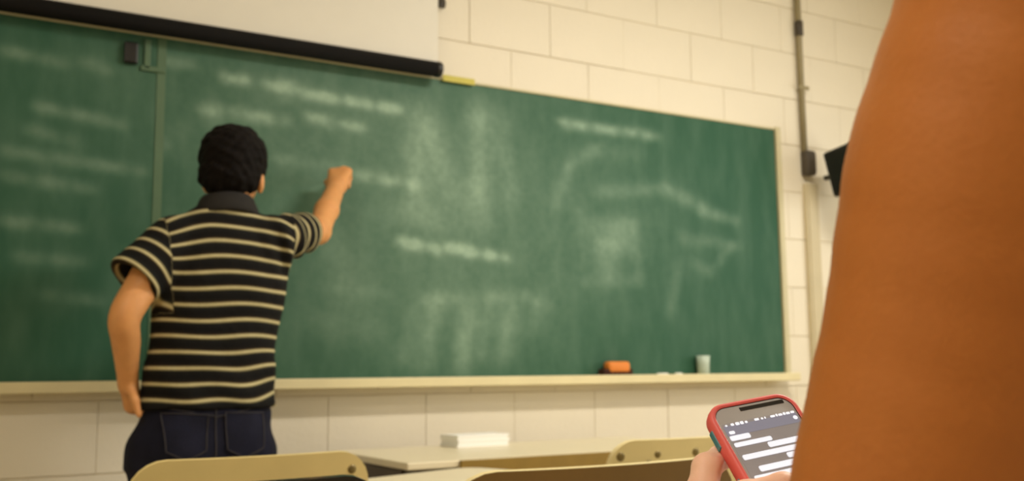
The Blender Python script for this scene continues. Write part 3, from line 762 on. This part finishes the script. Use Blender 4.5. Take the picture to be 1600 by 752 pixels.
# ================================================================== PERSON HOLDING THE PHONE
def V3(*p): return np.array(p, float)
def foreground_person():
    root = empty('person', (0.62, 0.20, 0.0), label='person with a bare tan arm close to the camera, holding the phone', cat='person')
    arm_edge = [(-130, 1470), (0, 1416), (138, 1371), (234, 1339), (298, 1324), (399, 1310), (504, 1296), (612, 1274), (687, 1259), (751, 1244), (860, 1222)]   # where the arm's outline runs
    arm_pts, arm_r = [], []
    for yy, xe in arm_edge:
        tt = (yy + 130) / 1100; dd = 0.428 + 0.042 * tt
        rad = np.interp(tt, [0, 0.3, 0.6, 0.85, 1.0], [0.0575, 0.0575, 0.0560, 0.0535, 0.050])
        arm_pts.append(at(xe + 6 + rad * 1.0 * FPX / dd * 0.985, yy, dd)); arm_r.append(rad)
    S = arm_pts[0]; EL = at(1392, 985, 0.47)
    arm_pts.append(EL); arm_r.append(0.044)
    WR = ph(36, 168, 46)
    hx, hy, hz = ph(25, 80, 15)
    F = Field(spaced((0.25, 0.46, 0.005), (0.46, 0.62, 0.0024), (0.62, 1.05, 0.006)),
              spaced((-0.05, 0.43, 0.005), (0.43, 0.63, 0.0024), (0.63, 0.95, 0.006)),
              spaced((0.0, 0.80, 0.006), (0.80, 0.99, 0.0024), (0.99, 1.30, 0.005), (1.30, 1.62, 0.006)))
    # the arm that fills the right of the picture
    F.chain(arm_pts, arm_r, 0.004)
    FM = EL * 0.62 + WR * 0.38
    F.chain([EL, FM, WR], [0.044, 0.041, 0.027], 0.02)
    # hand (phone millimetres): palm, thumb ball, five fingers
    kn = {'i': ph(-26, 82, 24), 'm': ph(10, 78, 33), 'r': ph(30, 80, 34), 'p': ph(48, 90, 31)}
    for q, r0 in zip('imrp', (0.0125, 0.0130, 0.0125, 0.0115)): F.cap(WR, kn[q], 0.0175, r0, 0.014)
    F.chain([ph(20, 150, 34), ph(-22, 106, 20), ph(-30, 78, 10)], [0.018, 0.0175, 0.0135], 0.012)      # ball of the thumb
    F.cap(ph(-26, 66, 15), ph(-16, 73, 2), 0.011, 0.010, 0.01)
    F.chain([ph(-30, 78, 10), ph(-12, 74.5, -4.5), ph(14, 78, -10.5), ph(42, 88, -9.5)], [0.0125, 0.0098, 0.0100, 0.0082], 0.005)   # thumb over the glass
    F.cap(ph(-26, 84, 12), kn['i'], 0.011, 0.011, 0.012)                                                 # web
    F.chain([kn['i'], ph(-27, 52, 18), ph(-17.5, 37, 14.5), ph(2, 27, 22), ph(22, 22, 21.5)], [0.0130, 0.0114, 0.0102, 0.0086, 0.0072], 0.004)  # index finger round the edge
    F.chain([kn['m'], ph(34, 50, 25), ph(62, 46, 23), ph(79, 52, 10), ph(78, 56, 2)], [0.0125, 0.0100, 0.0092, 0.0084, 0.0072], 0.003)
    F.chain([kn['r'], ph(50, 66, 25), ph(68, 66, 22), ph(80, 72, 10), ph(78, 75, 3)], [0.0120, 0.0098, 0.0090, 0.0082, 0.0070], 0.003)
    F.chain([kn['p'], ph(62, 86, 24), ph(72, 88, 20), ph(79.5, 92, 10), ph(78, 94, 4)], [0.0110, 0.0090, 0.0082, 0.0076, 0.0066], 0.003)
    # trunk, head, the other arm and the legs, seated, all outside the picture
    tc = V3(0.625, 0.205, 0)
    F.loft([(0.60, 0.635, 0.21, 0.17, 0.12), (0.72, 0.63, 0.21, 0.15, 0.105), (0.85, 0.63, 0.205, 0.135, 0.095), (1.0, 0.628, 0.20, 0.15, 0.105), (1.10, 0.626, 0.20, 0.155, 0.10), (1.18, 0.625, 0.20, 0.13, 0.08), (1.225, 0.625, 0.20, 0.07, 0.06)], 0.03)
    F.cap(S, (0.60, 0.20, 1.19), 0.055, 0.06, 0.03); F.cap((0.60, 0.20, 1.19), (0.83, 0.20, 1.18), 0.06, 0.052, 0.03)
    F.cap((0.625, 0.205, 1.18), (0.625, 0.225, 1.33), 0.05, 0.048, 0.02)
    F.ell((0.625, 0.235, 1.43), (0.074, 0.092, 0.112), 0.02); F.ell((0.622, 0.28, 1.37), (0.05, 0.05, 0.055), 0.02)
    F.cap((0.622, 0.325, 1.43), (0.62, 0.338, 1.405), 0.008, 0.013, 0.012)
    F.cap((0.605, 0.325, 1.372), (0.64, 0.325, 1.372), 0.006, 0.006, 0.006)
    for sx in (-1, 1):
        F.ell((0.625 + sx * 0.03, 0.336, 1.437), (0.016, 0.014, 0.01), 0.0, cut=True)
        F.ell((0.625 + sx * 0.076, 0.225, 1.42), (0.009, 0.02, 0.03), 0.006)
    F.chain([(0.835, 0.20, 1.17), (0.86, 0.215, 0.90), (0.80, 0.42, 0.76)], [0.052, 0.043, 0.028], 0.02)
    F.ell((0.78, 0.48, 0.745), (0.04, 0.05, 0.018), 0.015)
    for i in range(4): F.chain([(0.755 + i * 0.017, 0.50, 0.745), (0.75 + i * 0.017, 0.55, 0.738), (0.75 + i * 0.017, 0.57, 0.722)], [0.009, 0.008, 0.007], 0.004)
    F.chain([(0.82, 0.46, 0.745), (0.835, 0.51, 0.742)], [0.011, 0.008], 0.006)
    for sx in (-1, 1):
        F.chain([(0.635 + sx * 0.085, 0.22, 0.66), (0.63 + sx * 0.10, 0.66, 0.63), (0.63 + sx * 0.10, 0.62, 0.35), (0.63 + sx * 0.10, 0.60, 0.08)], [0.085, 0.058, 0.052, 0.036], 0.03)
        F.cap((0.63 + sx * 0.10, 0.59, 0.045), (0.63 + sx * 0.11, 0.75, 0.035), 0.036, 0.03, 0.02)
    me, P = F.mesh('body')
    # paler towards the hand: its brighter light put into the skin colour
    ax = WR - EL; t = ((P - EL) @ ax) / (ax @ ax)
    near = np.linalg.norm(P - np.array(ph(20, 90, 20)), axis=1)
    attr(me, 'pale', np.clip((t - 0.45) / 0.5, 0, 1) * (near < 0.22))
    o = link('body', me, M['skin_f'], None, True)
    def dress(name, build, axes, m):
        G = Field(*axes); build(G); q, _ = G.mesh(name); return link(name, q, m, None, True)
    def vest(G):
        G.loft([(0.62, 0.635, 0.21, 0.17, 0.12), (0.72, 0.63, 0.21, 0.15, 0.105), (0.85, 0.63, 0.205, 0.135, 0.095), (1.0, 0.628, 0.20, 0.15, 0.105), (1.10, 0.626, 0.20, 0.140, 0.10), (1.17, 0.625, 0.20, 0.10, 0.085)], 0.02, grow=0.008)
        for sx in (-1, 1): G.cap((0.625 + sx * 0.095, 0.20, 1.14), (0.625 + sx * 0.10, 0.20, 1.20), 0.06, 0.045, 0.02)
    kids = [o]
    kids.append(dress('vest_top', vest, (np.arange(0.42, 0.85, 0.008), np.arange(0.05, 0.37, 0.008), np.arange(0.58, 1.27, 0.008)), M['top']))
    def shorts(G):
        G.loft([(0.585, 0.635, 0.21, 0.17, 0.12), (0.70, 0.632, 0.21, 0.156, 0.11)], 0.02, grow=0.010)
        for sx in (-1, 1): G.cap((0.635 + sx * 0.085, 0.22, 0.66), (0.63 + sx * 0.096, 0.52, 0.64), 0.095, 0.078, 0.02)
    kids.append(dress('shorts', shorts, (np.arange(0.40, 0.87, 0.008), np.arange(0.04, 0.62, 0.008), np.arange(0.52, 0.78, 0.008)), M['shorts']))
    def hair(G):
        G.ell((0.625, 0.222, 1.45), (0.088, 0.103, 0.11), 0.02); G.cap((0.625, 0.16, 1.42), (0.625, 0.135, 1.25), 0.07, 0.05, 0.03)
        G.ell((0.625, 0.32, 1.40), (0.085, 0.075, 0.085), 0.0, cut=True)
        G.ripple(0.003, lambda X, Y, Z: np.sin(90 * X + 20 * Z) * np.sin(80 * Y + 1) )
    kids.append(dress('hair', hair, (np.arange(0.50, 0.75, 0.006), np.arange(0.04, 0.36, 0.006), np.arange(1.18, 1.59, 0.006)), M['hair2']))
    for sx in (-1, 1):
        e = lathe('eye', [(0.001, -0.009), (0.007, -0.006), (0.0095, 0), (0.007, 0.006), (0.001, 0.009)], (0.625 + sx * 0.03, 0.315, 1.437), M['paper'], None, 12); kids.append(e)
    for k in kids:
        k.parent = root; k.matrix_parent_inverse = Matrix.Translation((-0.62, -0.20, 0.0))
foreground_person()
stl = empty('seat_stool', (0.635, 0.21, 0), label='round stool carrying the person with the phone', cat='stool')
lathe('stool_seat', [(0.15, 0.535), (0.17, 0.54), (0.175, 0.555), (0.165, 0.566), (0.12, 0.568)], (0, 0, 0), M['plydark'], stl, 28)
for k in range(4):
    a = math.pi / 4 + k * math.pi / 2
    tube('leg', [(0.12 * math.cos(a), 0.12 * math.sin(a), 0.536), (0.20 * math.cos(a), 0.20 * math.sin(a), 0.012)], 0.012, M['steel'], stl)

# ================================================================== TEACHER
def teacher():
    root = empty('person', (0.76, 3.04, 0.0), label='dark-haired teacher in a striped polo and jeans writing on the chalkboard', cat='person')
    HC = V3(0.815, 3.03, 1.632)
    yaw = math.radians(-27); c, s = math.cos(yaw), math.sin(yaw)
    HR = np.array([[c, -s, 0], [s, c, 0], [0, 0, 1.0]])
    H = lambda x, y, z: HC + HR @ V3(x, y, z)
    RS, RE, RW = V3(0.945, 2.985, 1.425), onY(497, 362, 3.17), onY(526, 291, 3.38)
    LS, LE, LW = V3(0.632, 3.0, 1.40), onY(195, 492, 2.94), onY(200, 600, 3.04)
    torso = [(0.916, 0.758, 3.04, 0.196, 0.132), (1.00, 0.762, 3.035, 0.186, 0.126), (1.06, 0.765, 3.03, 0.180, 0.122), (1.16, 0.774, 3.025, 0.183, 0.122), (1.27, 0.785, 3.02, 0.190, 0.125), (1.35, 0.789, 3.02, 0.188, 0.122), (1.41, 0.789, 3.02, 0.172, 0.110), (1.45, 0.789, 3.02, 0.145, 0.094), (1.485, 0.792, 3.02, 0.108, 0.080), (1.515, 0.796, 3.02, 0.070, 0.066)]
    h = 0.0055
    F = Field(spaced((0.42, 1.20, h), (1.20, 1.40, 0.0038)), spaced((2.82, 3.33, h), (3.33, 3.53, 0.0038)), spaced((0.0, 1.56, h + 0.001), (1.56, 1.80, 0.0045)))
    F.loft(torso, 0.03, grow=-0.022)
    F.cap(LS, (0.79, 3.02, 1.43), 0.045, 0.06, 0.03); F.cap(RS, (0.79, 3.02, 1.43), 0.045, 0.06, 0.03)
    F.cap((0.797, 3.02, 1.44), (0.812, 3.03, 1.58), 0.060, 0.058, 0.02)
    F.ell(HC, (0.079, 0.099, 0.112), 0.02, HR); F.ell(H(0, 0.045, -0.055), (0.056, 0.058, 0.062), 0.025, HR)
    F.cap(H(0, 0.096, 0.0), H(0, 0.112, -0.03), 0.008, 0.014, 0.012)
    F.cap(H(-0.022, 0.095, -0.062), H(0.022, 0.095, -0.062), 0.006, 0.006, 0.008)
    for q in (-1, 1):
        F.ell(H(q * 0.032, 0.100, 0.003), (0.016, 0.012, 0.010), 0.0, HR, cut=True)
        F.ell(H(q * 0.079, 0.004, -0.052), (0.010, 0.020, 0.031), 0.006, HR)
        F.ell(H(q * 0.085, -0.004, -0.047), (0.007, 0.017, 0.027), 0.004, HR)
    # arms
    F.chain([RS, RE, RE * 0.55 + RW * 0.45, RW], [0.048, 0.039, 0.038, 0.030], 0.02)
    lp = smooth_path([LS, LS * 0.35 + LE * 0.65, LE * 0.97 + LW * 0.03, LE * 0.6 + LW * 0.4, LW], 5); F.chain(lp, list(np.interp(np.linspace(0, 1, len(lp)), [0, 0.25, 0.5, 0.75, 1], [0.052, 0.046, 0.0415, 0.0375, 0.026])), 0.004)
    # right hand: a fist round the chalk
    u = onY(534, 262, 3.44) - RW; u /= np.linalg.norm(u)
    sd_ = V3(0.86, -0.50, -0.05); sd_ -= u * (sd_ @ u); sd_ /= np.linalg.norm(sd_)
    f_ = np.cross(u, sd_); f_ = f_ if f_[1] > 0 else -f_          # towards the board
    hp = lambda a, b, cc: RW + sd_ * a + u * b + f_ * cc
    for i, a in enumerate((-0.030, -0.010, 0.010, 0.028)):
        ln = (0.078, 0.082, 0.094, 0.086)[i]
        F.cap(hp(a * 0.45, 0.0, 0.0), hp(a, ln, -0.002), 0.023, 0.0135, 0.014)
        F.chain([hp(a, ln, -0.002), hp(a * 0.95, ln + 0.012, 0.036), hp(a * 0.9, ln - 0.020, 0.050), hp(a * 0.9, ln - 0.030, 0.030)], [0.0135, 0.0105, 0.0095, 0.0085], 0.004)
    F.chain([hp(-0.022, 0.020, 0.012), hp(-0.042, 0.052, 0.026), hp(-0.034, 0.084, 0.042), hp(-0.018, 0.094, 0.058)], [0.018, 0.0125, 0.0105, 0.0085], 0.008)
    chalk_a, chalk_b = hp(-0.022, 0.080, 0.046), None
    # left hand going into the pocket, thumb outside
    LH = onY(209, 632, 3.07)
    v = LH - LW; v /= np.linalg.norm(v)
    F.cap(LW, LH, 0.024, 0.029, 0.015)
    for i in range(4):
        q = LH + V3(0.006 + 0.004 * i, -0.036 + 0.022 * i, 0.0)
        F.chain([q, q + v * 0.045 + V3(0.012, 0, 0), q + v * 0.075 + V3(0.03, 0, 0)], [0.0125, 0.010, 0.008], 0.005)
    F.chain([LW + V3(0.005, -0.018, -0.01), LW + V3(0.012, -0.046, -0.045), LW + V3(0.022, -0.056, -0.085)], [0.016, 0.012, 0.0085], 0.008)
    # pelvis and legs
    F.loft([(0.78, 0.752, 3.045, 0.16, 0.11), (0.92, 0.758, 3.04, 0.165, 0.105)], 0.03)
    feet = []
    for q, xx in ((-1, 0.655), (1, 0.852)):
        F.chain([(xx, 3.045, 0.80), (xx, 3.04, 0.46), (xx - 0.005, 3.05, 0.09)], [0.082, 0.052, 0.038], 0.03)
        F.cap((xx, 3.05, 0.05), (xx + q * 0.03, 3.19, 0.04), 0.038, 0.032, 0.02); feet.append((xx, q))
    me, P = F.mesh('body')
    kids = [link('body', me, M['skin_t'], None, True)]
    # shirt
    G = Field(np.arange(0.40, 1.20, 0.0055), np.arange(2.80, 3.26, 0.0055), np.arange(0.885, 1.56, 0.0055))
    G.loft(torso, 0.02)
    lsd = (LE - LS); lsd /= np.linalg.norm(lsd); rsd = (RE - RS); rsd /= np.linalg.norm(rsd)
    LT, RT = onY(211, 433, 2.955), RS + rsd * 0.160
    lsd = (LT - LS); lsd /= np.linalg.norm(lsd)
    G.cap(LS + V3(0.01, 0, -0.005), LT, 0.070, 0.075, 0.03); G.cap(RS + V3(-0.015, 0, -0.015), RT, 0.076, 0.066, 0.03)
    # open cuffs: cut the sleeves square and hollow them
    X = G.ax[0][:, None, None]; Y = G.ax[1][None, :, None]; Z = G.ax[2][None, None, :]
    dL = (X - LT[0]) * lsd[0] + (Y - LT[1]) * lsd[1] + (Z - LT[2]) * lsd[2]
    nearL = ((X - LT[0]) ** 2 + (Y - LT[1]) ** 2 + (Z - LT[2]) ** 2 < 0.13 ** 2) & (X < 0.60)
    G.D = np.where(nearL, np.maximum(G.D, dL.astype(np.float32) - 0.012), G.D)
    dR = (X - RT[0]) * rsd[0] + (Y - RT[1]) * rsd[1] + (Z - RT[2]) * rsd[2]
    nearR = ((X - RT[0]) ** 2 + (Y - RT[1]) ** 2 + (Z - RT[2]) ** 2 < 0.13 ** 2) & (X > 1.0)
    G.D = np.where(nearR, np.maximum(G.D, dR.astype(np.float32) - 0.010), G.D)
    G.cap(LT + lsd * 0.02, LT + lsd * 0.09, 0.058, 0.064, 0, cut=True)
    G.cap(RT + rsd * 0.01, RT + rsd * 0.09, 0.052, 0.056, 0, cut=True)
    def folds(X, Y, Z):
        low = np.clip((1.16 - Z) / 0.2, 0, 1)
        a = np.sin(46 * Z + 26 * X + 2 * np.sin(9 * X)) * low * 0.55 + np.sin(17 * X - 30 * Z) * 0.35 + np.sin(30 * X + 21 * Y) * 0.25
        sh = np.exp(-(((X - 0.98) / 0.09) ** 2 + ((Z - 1.40) / 0.10) ** 2)) * np.sin(95 * (X + 0.35 * Z)) * 1.7
        ls = np.exp(-(((X - 0.58) / 0.09) ** 2 + ((Z - 1.34) / 0.1) ** 2)) * np.sin(60 * Z) * 0.5
        return a + sh + ls
    G.ripple(0.0042, folds)
    sme, SP = G.mesh('polo_shirt')
    xo = SP[:, 0] - 0.79
    z_ = SP[:, 2] + 1.0 * np.clip((SP[:, 2] - 1.30) / 0.12, 0, 1) * np.maximum(np.abs(xo) - 0.05, 0) ** 2 * 1.9
    low = np.clip((1.12 - SP[:, 2]) / 0.2, 0, 1)
    z_ = z_ + low * (-0.020 * np.clip((xo - 0.02) / 0.15, 0, 1) ** 1.5) + 0.0035 * np.sin(SP[:, 0] * 23 + SP[:, 2] * 9) + low * 0.006 * np.sin(SP[:, 0] * 31 + 1.0 + 12 * SP[:, 2])
    attr(sme, 'stripe', (z_ - STRIPE_Z0) / STRIPE_D + 20.5)
    lt = (SP - LS) @ lsd; rt = (SP - RS) @ rsd
    isl = (SP[:, 0] < 0.612 + 0.10 * (1.40 - SP[:, 2])) & (SP[:, 2] > 1.18) & (SP[:, 2] < 1.50) & (lt > -0.06)
    isr = SP[:, 0] > 0.975 + 0.0 * SP[:, 2]
    run = np.where(isl, (lt + 0.012) / 0.0445 + 20.5, (rt + 0.004) / 0.040 + 20.5)
    attr(sme, 'sleeve_run', run); attr(sme, 'is_sleeve', (isl | isr).astype(float))
    kids.append(link('polo_shirt', sme, M['shirt'], None, True))
    # collar: folded band
    bm = bmesh.new(); rings = []
    for rx, ry, zz, dr in ((0.062, 0.064, 0.020, 0.0), (0.066, 0.069, 0.026, 0.0), (0.071, 0.074, 0.020, 0.002), (0.084, 0.088, -0.012, 0.006), (0.092, 0.094, -0.028, 0.010), (0.086, 0.088, -0.032, 0.010), (0.066, 0.07, -0.01, 0)):
        rings.append([bm.verts.new((0.795 + 1.13 * rx * math.cos(a), 3.022 + 1.05 * ry * math.sin(a), 1.504 + zz + 0.012 * -math.sin(a) * (1 if math.sin(a) < 0 else 1.6) - dr * abs(math.cos(a)) ** 2)) for a in [2 * math.pi * k / 40 for k in range(40)]])
    for a, b in zip(rings, rings[1:] + rings[:1]):
        for k in range(40): bm.faces.new((a[k], a[(k + 1) % 40], b[(k + 1) % 40], b[k]))
    kids.append(from_bm('collar', bm, M['collar'], None, True))
    # hair
    K = Field(np.arange(0.68, 0.95, 0.0035), np.arange(2.88, 3.18, 0.0035), np.arange(1.50, 1.79, 0.0035))
    K.ell(H(0, -0.004, 0.016), (0.0955, 0.112, 0.103), 0.0, HR)
    K.ell(H(0, -0.018, 0.03), (0.093, 0.092, 0.088), 0.02, HR)
    K.ell(H(0, -0.012, 0.046), (0.088, 0.090, 0.074), 0.02, HR)
    K.ell(H(-0.008, -0.028, -0.042), (0.088, 0.082, 0.060), 0.03, HR)
    K.ell(H(0, 0.115, -0.050), (0.12, 0.085, 0.105), 0.0, HR, cut=True)
    for q in (-1, 1): K.ell(H(q * 0.102, 0.018, -0.060), (0.024, 0.042, 0.040), 0.0, HR, cut=True)
    K.ripple(1.0, lambda X, Y, Z: waves(X, Y, Z, 45, 12, 11) * 0.0010 + waves(X, Y, Z, 190, 14, 12) * 0.0014)
    kme, _ = K.mesh('hair'); kids.append(link('hair', kme, M['hair'], None, True))
    # jeans
    J = Field(np.arange(0.46, 1.04, 0.006), np.arange(2.84, 3.26, 0.006), np.arange(0.03, 0.99, 0.006))
    J.loft([(0.76, 0.745, 3.045, 0.196, 0.135), (0.82, 0.748, 3.045, 0.196, 0.138), (0.90, 0.756, 3.04, 0.186, 0.126), (0.96, 0.76, 3.035, 0.172, 0.112)], 0.03)
    J.ell((0.665, 2.965, 0.80), (0.085, 0.062, 0.085), 0.03); J.ell((0.835, 2.968, 0.80), (0.085, 0.060, 0.085), 0.03)
    for q, xx in ((-1, 0.648), (1, 0.852)):
        J.chain([(xx, 3.045, 0.78), (xx, 3.04, 0.46), (xx - 0.003, 3.05, 0.08)], [0.104, 0.074, 0.062], 0.035)
    J.cap((0.748, 2.84, 0.70), (0.748, 2.90, 0.88), 0.012, 0.006, 0, cut=True)
    J.ripple(0.003, lambda X, Y, Z: np.sin(34 * Z + 18 * np.abs(X - 0.75)) * np.sin(20 * X + 5 * Y) + 0.6 * np.sin(60 * Z - 25 * X))
    jme, JP = J.mesh('jeans'); jo = link('jeans', jme, M['jeans'], None, True); kids.append(jo)
    tree = BVHTree.FromPolygons([tuple(p_) for p_ in JP], [tuple(f.vertices) for f in jme.polygons])
    def on_jeans(x, z, off):
        hit = tree.ray_cast(Vector((x, 2.6, z)), Vector((0, 1, 0)))
        return (hit[0] + hit[1] * off) if hit[0] is not None else Vector((x, 2.95, z))
    subs = []
    for cx in (0.672, 0.835):
        out = [(-0.062, 0.075), (0.062, 0.068), (0.056, -0.035), (0.0, -0.062), (-0.056, -0.035)]
        # pocket patch
        bm = bmesh.new(); n = 10; g = []
        for i in range(n + 1):
            zz = 0.072 - 0.134 * i / n; row = []
            for k in range(n + 1):
                uu = -1 + 2 * k / n
                lo_ = -0.062 + 0.027 * abs(uu)
                z2 = max(zz, lo_); row.append(bm.verts.new(on_jeans(cx + uu * (0.060 - 0.05 * (0.072 - z2) * 0.6), 0.835 + z2, 0.004)))
            g.append(row)
        for i in range(n):
            for k in range(n): bm.faces.new((g[i][k], g[i][k + 1], g[i + 1][k + 1], g[i + 1][k]))
        bmesh.ops.remove_doubles(bm, verts=bm.verts, dist=1e-5)
        pk = from_bm('back_pocket', bm, M['jeans'], None, True); subs.append((pk, jo))
        pts = []
        for (a0, b0), (a1, b1) in zip(out, out[1:] + out[:1]):
            for k in range(6): pts.append(on_jeans(cx + (a0 + (a1 - a0) * k / 6) * 0.93, 0.837 + (b0 + (b1 - b0) * k / 6) * 0.93, 0.0055))
        subs.append((tube('pocket_stitch', pts + [pts[0]], 0.0013, M['stitch'], None, 6), jo))
    subs.append((tube('seat_seam', [on_jeans(0.752, 0.94 - 0.02 * k, 0.002) for k in range(10)], 0.0016, M['stitch'], None, 6), jo))
    subs.append((tube('yoke_seam', [on_jeans(0.60 + 0.31 * k / 20, 0.925 - 0.03 * (1 - abs(k / 10 - 1)), 0.002) for k in range(21)], 0.0014, M['stitch'], None, 6), jo))
    # shoes
    for xx, q in feet:
        Q = Field(np.arange(xx - 0.10, xx + 0.13, 0.006), np.arange(2.94, 3.30, 0.006), np.arange(-0.01, 0.14, 0.006))
        Q.cap((xx, 3.03, 0.055), (xx, 3.05, 0.085), 0.048, 0.047, 0.02); Q.cap((xx, 3.04, 0.05), (xx + q * 0.03, 3.21, 0.04), 0.048, 0.042, 0.02)
        Q.D = np.maximum(Q.D, (0.004 - Q.ax[2])[None, None, :])
        qm, _ = Q.mesh('shoe'); kids.append(link('shoe', qm, M['shoe'], None, True))
    for q in (-1, 1):
        pz = H(q * 0.032, 0.086, 0.003)
        kids.append(lathe('eye', [(0.001, -0.011), (0.008, -0.008), (0.0115, 0), (0.008, 0.008), (0.001, 0.011)], tuple(pz), M['paper'], None, 12))
    for k in kids:
        k.parent = root; k.matrix_parent_inverse = Matrix.Translation((-0.76, -3.04, 0.0))
    for k, pa_ in subs:
        k.parent = pa_
    # chalk held between thumb and finger
    d = V3(0.10, 1.0, 0.16); e = chalk_a + d * ((BYF - 0.003 - chalk_a[1]) / d[1]); b0 = e - d / np.linalg.norm(d) * 0.075
    ck = tube('chalk_stick', [tuple(b0), tuple(e)], 0.0055, M['chalk']); tag(ck, 'white chalk stick held in the teacher\'s raised hand against the board', 'chalk')
    print('arm lengths', np.linalg.norm(RE - RS), np.linalg.norm(RW - RE), np.linalg.norm(LE - LS), np.linalg.norm(LW - LE))
teacher()
